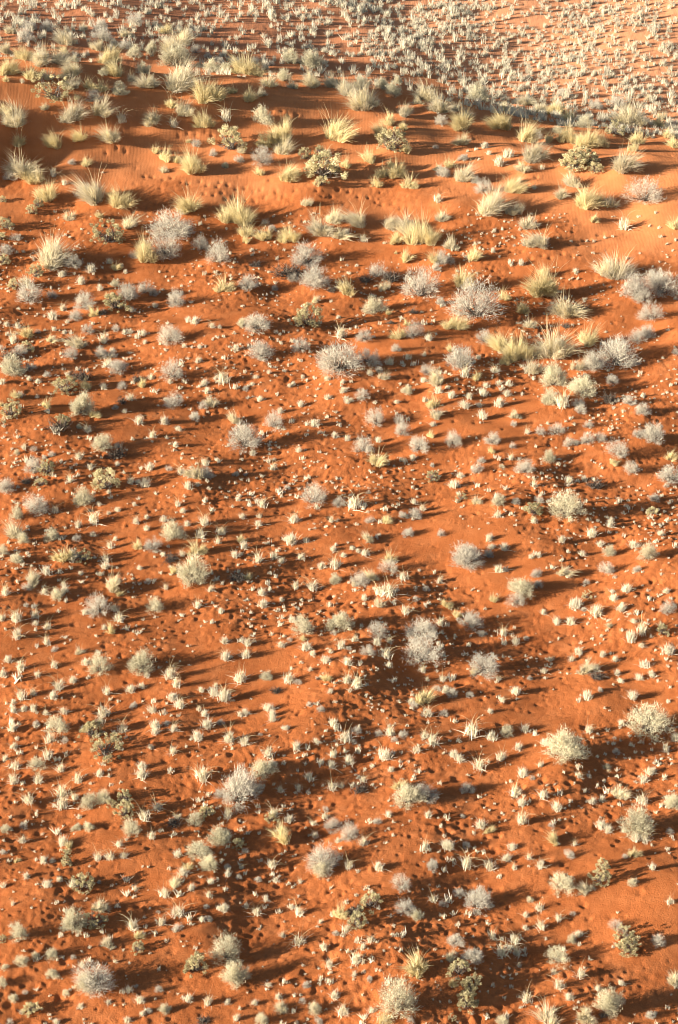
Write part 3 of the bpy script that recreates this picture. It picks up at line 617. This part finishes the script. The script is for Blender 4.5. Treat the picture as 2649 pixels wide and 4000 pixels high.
def brush(seed, n=150):
    """fallen dry sticks in a low heap"""
    r = np.random.RandomState(seed)
    el = np.arcsin(np.clip(np.abs(r.normal(0.25, 0.3, n)), 0.02, 0.98)); az = r.uniform(0, 2 * np.pi, n)
    d = np.stack([np.cos(el) * np.cos(az), np.cos(el) * np.sin(az), np.sin(el) * 1.6], -1)
    b = np.stack([r.normal(0, 0.14, n), r.normal(0, 0.12, n), r.uniform(0.0, 0.12, n)], -1)
    e = b + d * r.uniform(0.18, 0.42, n)[:, None]; e[:, 2] = np.clip(e[:, 2], 0.02, 1)
    a1 = ribbons(r, b, e, r.normal(0, 0.03, (n, 3)), r.uniform(0.014, 0.03, n), 4)
    m = n * 4
    k = r.randint(0, n, m); t = r.uniform(0.3, 1, m)[:, None]
    b2 = b[k] * (1 - t) + e[k] * t
    e2 = b2 + unit(d[k] + r.normal(0, 0.7, (m, 3))) * r.uniform(0.05, 0.16, m)[:, None]; e2[:, 2] = np.maximum(e2[:, 2], 0.01)
    a2 = ribbons(r, b2, e2, np.zeros((m, 3)), r.uniform(0.008, 0.014, m), 2)
    return join([a1, a2]), None

def tuft(seed, n=165, wiry=False):
    """small dense tuft, cream below, with a few arching seed stalks"""
    r = np.random.RandomState(seed)
    if wiry: n = 105
    az = r.uniform(0, 2 * np.pi, n); q = np.abs(r.normal(0, 0.50, n))
    base = np.stack([r.normal(0, 0.11, n), r.normal(0, 0.11, n), np.zeros(n)], -1)
    hh = r.uniform(0.5, 1.0, n) * (1.0 if not wiry else 0.74)
    tip = base + np.stack([np.cos(az) * q * 0.55, np.sin(az) * q * 0.55, hh * np.cos(np.minimum(q, 1.2))], -1)
    bend = np.stack([np.cos(az) * q * -0.05, np.sin(az) * q * -0.05, hh * 0.09], -1)
    tone = np.clip(r.normal(0.55, 0.25, n), 0, 1)
    bl = ribbons(r, base, tip, bend, r.uniform(0.022, 0.040, n), 3, tone)
    m = 16 if wiry else 4
    az = r.uniform(0, 2 * np.pi, m)
    base = np.stack([r.normal(0, 0.07, m), r.normal(0, 0.07, m), np.full(m, 0.15)], -1)
    rr = r.uniform(0.3, 0.95, m) if wiry else r.uniform(0.25, 0.7, m)
    tip = base + np.stack([np.cos(az) * rr, np.sin(az) * rr, r.uniform(0.15, 0.95, m)], -1)
    bend = np.stack([-np.cos(az) * rr * 0.22, -np.sin(az) * rr * 0.22, r.uniform(0.1, 0.32, m)], -1)
    st = ribbons(r, base, tip, bend, r.uniform(0.012, 0.022, m), 5)
    return bl, st

MAKERS = {
    'g': (7, lambda s: shrub(s), 'g', 'wood', ('foliage', 'stem')),
    's': (6, lambda s: shrub(s, 90, 38, 0.95, 0.0105, 0.65), 's', 'wood', ('foliage', 'stem')),
    'p': (7, lambda s: clump(s, 11, 20, 0.0125, 8, 1.15, True), 'p', 'st', ('foliage', 'seed_stalk')),
    'y': (7, lambda s: clump(s, 11, 22, 0.0135, 8, 1.05, False), 'y', 'st', ('foliage', 'seed_stalk')),
    'd': (6, lambda s: olive(s), 'd', 'wood', ('foliage', 'stem')),
    'b': (4, lambda s: brush(s), 'b', None, ('foliage', None)),
    't': (8, lambda s: tuft(s), 't', 'st', ('foliage', 'seed_stalk')),
    'k': (8, lambda s: tuft(s, wiry=True), 't', 'st', ('foliage', 'seed_stalk')),
}
NAME = {'g': 'grey_shrub', 's': 'rounded_bush', 'p': 'straw_clump', 'y': 'grass_clump', 'd': 'olive_bush', 'b': 'dead_brush', 't': 'grass_tuft', 'k': 'wiry_tuft'}
CATE = {'g': 'shrub', 's': 'bush', 'p': 'grass clump', 'y': 'grass clump', 'd': 'bush', 'b': 'brushwood', 't': 'grass tuft', 'k': 'grass tuft'}
GROUP = {'g': 'grey shrubs on the red sand', 's': 'rounded bushes on the red sand', 'p': 'straw clumps on the dune and plain', 'y': 'yellow grass clumps on the dune and plain',
         'd': 'olive bushes on the red sand', 'b': 'dead brushwood on the sand', 't': 'cream tufts on the sandy plain', 'k': 'wiry tufts on the sandy plain'}
ASPECT = {'g': 0.72, 's': 0.84, 'p': 0.60, 'y': 0.70, 'd': 0.74, 'b': 0.5, 't': 1.08, 'k': 1.08}
WIDE = {'g': 1.15, 's': 1.16, 'p': 1.2, 'y': 1.2, 'd': 1.18, 'b': 1.2, 't': 1.28, 'k': 1.28}
FINE = {'P': (5, lambda s: clump(s, 14, 38, 0.0078, 8, 1.15, True), 'p', 'st', ('foliage', 'seed_stalk')),
        'Y': (5, lambda s: clump(s, 14, 40, 0.0082, 8, 1.08, True), 'y', 'st', ('foliage', 'seed_stalk'))}
SHAPES = {}
for k, (nv, fn, ma, mb, pn) in list(MAKERS.items()) + list(FINE.items()):
    SHAPES[k] = []
    for v in range(nv):
        A, B = fn(1000 + 37 * v + ord(k))
        ext = np.percentile(np.hypot(A[0][:, 0], A[0][:, 1]), 92)
        sc = np.array([0.5 / ext, 0.5 / ext, 1.0 / np.percentile(A[0][:, 2], 98)])
        ml = mesh_from(NAME[k.lower()] + '_' + pn[0], A[0] * sc, A[1], M[ma], {'tone': A[2]})
        mb_ = mesh_from(NAME[k.lower()] + '_' + pn[1], B[0] * sc, B[1], M[mb], {'tone': B[2]}) if B is not None else None
        SHAPES[k].append((ml, mb_, (A[0] * sc, A[1], A[2])))

# ------------------------------------------------------------------ labels: what it is, how big for its kind, where it stands next to a landmark
LM = []
for line in MARKS.strip().split('\n'):
    a, s = line.split('|'); x_, y_ = map(float, a.split()); LM.append((x_, y_, s))
CEN = np.stack([E_px, E_py - 0.35 * E_w], -1)
own = {}
for x_, y_, s in LM:
    q = np.hypot(CEN[:, 0] - x_, CEN[:, 1] - y_) - 0.35 * E_w
    for i in np.argsort(q):
        if i not in own and E_w[i] > 45:
            own[int(i)] = s; break
LMI = list(own)
LOOK = {'g': 'grey twiggy shrub', 's': 'rounded grey-green bush', 'p': 'straw-grey clump', 'y': 'yellow grass clump', 'd': 'olive knobbly bush',
        'b': 'dead brushwood', 't': 'cream grass tuft', 'k': 'wiry grass tuft'}
DIRS = ['right of', 'above right of', 'above', 'above left of', 'left of', 'below left of', 'below', 'below right of']
ORD = ['nearest', 'second', 'third', 'fourth', 'fifth', 'sixth', 'seventh', 'eighth', 'ninth', 'tenth']
keep = [i for i in range(len(ENT))]
tt = sorted([i for i in keep if E_k[i] == 't'], key=lambda i: -E_w[i])
LEFT_OVER = tt[300:]
keep = [i for i in keep if i not in set(LEFT_OVER)]
med = {k: np.percentile([E_w[i] for i in keep if E_k[i] == k], [30, 75]) for k in MAKERS}
LABEL = {}; cell = {}
for i in keep:
    if i in own:
        LABEL[i] = own[i][4:]; continue
    lx = np.array([CEN[j] for j in LMI]); dd = np.hypot(*(lx - CEN[i]).T); j = int(np.argmin(dd))
    dx, dy = CEN[i] - lx[j]
    a = math.degrees(math.atan2(-dy, dx)) % 360
    dr = DIRS[int(((a + 22.5) % 360) // 45)]
    sz = 'small ' if E_w[i] < med[E_k[i]][0] else ('large ' if E_w[i] > med[E_k[i]][1] else '')
    cell.setdefault((sz + LOOK[E_k[i]], dr, own[LMI[j]]), []).append((dd[j], i))
for (lk, dr, s), lst in cell.items():
    lst.sort()
    for n, (q, i) in enumerate(lst):
        pre = '' if len(lst) == 1 else (ORD[n] + ' ')
        LABEL[i] = f'{pre}{lk} {dr} {s}'

# ------------------------------------------------------------------ plant every one of them
rng = random.Random(5)
ZS = ground_z(E_x, E_y)
def plant(i):
    k = E_k[i]; far_ = 0.80 if E_y[i] > 87 else (0.88 if (k in 'py' and E_y[i] > 66) else 1.0)
    W = E_W[i] * WIDE[k] * far_
    sk = k.upper() if k in 'py' and W > 0.8 else k
    v = SHAPES[sk][rng.randrange(len(SHAPES[sk]))]
    H = E_W[i] * ASPECT[k] * far_ * rng.uniform(0.86, 1.16)
    if k in 'tk': H = max(H, 0.10)
    root = bpy.data.objects.new(NAME[k], None)
    root.empty_display_size = 0.2
    root.location = (E_x[i], E_y[i], ZS[i] - 0.015)
    root.rotation_euler = (rng.gauss(0, 0.05), rng.gauss(0, 0.05), rng.uniform(0, 6.283))
    root.scale = (W * rng.uniform(0.92, 1.12), W * rng.uniform(0.80, 1.05), H)
    COL.objects.link(root)
    root['label'] = LABEL[i]; root['category'] = CATE[k]; root['group'] = GROUP[k]
    pn = MAKERS[k][4]
    link(pn[0], v[0], root)
    if v[1] is not None:
        link(pn[1], v[1], root)
for i in keep:
    plant(i)

# ------------------------------------------------------------------ what nobody could count: far tufts, the specks of dry growth and litter
def scatter(name, pts, sizes, heights, shapes, mat, seed, **props):
    r = np.random.RandomState(seed)
    Vs, Fs, Ts, o = [], [], [], 0
    zz = ground_z(pts[:, 0], pts[:, 1])
    for (x_, y_), z_, s_, h_ in zip(pts, zz, sizes, heights):
        V, F, T = shapes[r.randint(len(shapes))]
        a = r.uniform(0, 6.283); c_, n_ = math.cos(a), math.sin(a)
        q = np.empty_like(V)
        q[:, 0] = (V[:, 0] * c_ - V[:, 1] * n_) * s_ + x_; q[:, 1] = (V[:, 0] * n_ + V[:, 1] * c_) * s_ + y_; q[:, 2] = V[:, 2] * h_ + z_ - 0.01
        Vs.append(q); Fs.append(F + o); Ts.append(np.clip(T + r.uniform(-0.3, 0.3), 0, 1)); o += len(V)
    me_ = mesh_from(name, np.concatenate(Vs), np.concatenate(Fs), mat, {'tone': np.concatenate(Ts)})
    return link(name, me_, kind='stuff', **props)

def small_tuft(seed, n, lean=0.35, w=0.09, k=3, foot=0.14):
    r = np.random.RandomState(seed)
    az = r.uniform(0, 2 * np.pi, n); q = np.abs(r.normal(0, lean, n))
    base = np.stack([r.normal(0, foot, n), r.normal(0, foot, n), np.zeros(n)], -1)
    hh = r.uniform(0.5, 1.0, n)
    tip = base + np.stack([np.cos(az) * q, np.sin(az) * q, hh], -1)
    return ribbons(r, base, tip, np.zeros((n, 3)), w * r.uniform(0.7, 1.4, n), k, np.clip(r.normal(0.5, 0.25, n), 0, 1))

r = np.random.RandomState(77)
# far plain: tufts crowd together behind the crest and thin out towards the bare right
N = 16500
X = r.uniform(-23, 23, N); Y = r.uniform(84, 132, N)
yb = Y - crest_y(X)
ok = (yb > 2.5 + 2.5 * r.uniform(size=N)) & (r.uniform(size=N) < np.clip(0.82 + 0.28 * waves(W_PLAIN, X * 1.3, Y * 1.3), 0.5, 1) * (0.36 + 0.64 * smooth((X + (Y - 98) * 0.6) / 15)) * (1 - 0.85 * (1 - smooth((yb - 9) / 7)) * (1 - 0.6 * smooth((X - 2) / 10))))
X, Y = X[ok], Y[ok]
dist = np.clip((Y - 92) / 26, 0, 1)
small = smooth((X - 4 + (Y - 105) * 0.5) / 14) * 0.22
S = np.exp(r.normal(-1.12, 0.30, len(X))) * (1 - small)
S = np.minimum(S, 0.52)
scatter('far_tufts', np.stack([X, Y], -1), S, S * r.uniform(0.8, 1.3, len(X)), [small_tuft(300 + q, 26, 0.30, 0.10, 2) for q in range(8)], M['far'], 5,
        label='cream grass tufts crowding the far plain behind the dune crest', category='grass')
# near plain: small dry growth between the bigger tufts
N = 15000
Y = 27 + (76 - 27) * r.uniform(size=N) ** 0.85; X = r.uniform(-1.3, 1.3, N) * half_width(Y)
mk = waves(W_MASK, X, Y)
ok = (r.uniform(size=N) < np.clip(0.50 + 0.42 * mk + 0.25 * waves(W_TINT, X * 2, Y * 2), 0.05, 1) * (1 - 0.97 * dune_zone(X, Y)))
X, Y = X[ok], Y[ok]
S = np.exp(r.normal(-2.45, 0.42, len(X)))
ex = [(E_x[i], E_y[i], E_W[i]) for i in LEFT_OVER]
P = np.concatenate([np.stack([X, Y], -1), np.array([[a, b] for a, b, c in ex])]); S = np.concatenate([S, np.array([c * 1.1 for a, b, c in ex])])
scatter('small_tufts', P, S, S * r.uniform(0.65, 1.05, len(S)), [small_tuft(400 + q, 24, 0.30, 0.17, 2, 0.2) for q in range(8)], M['t'], 6,
        label='tiny pale sprouts of dry grass scattered over the red plain', category='grass')
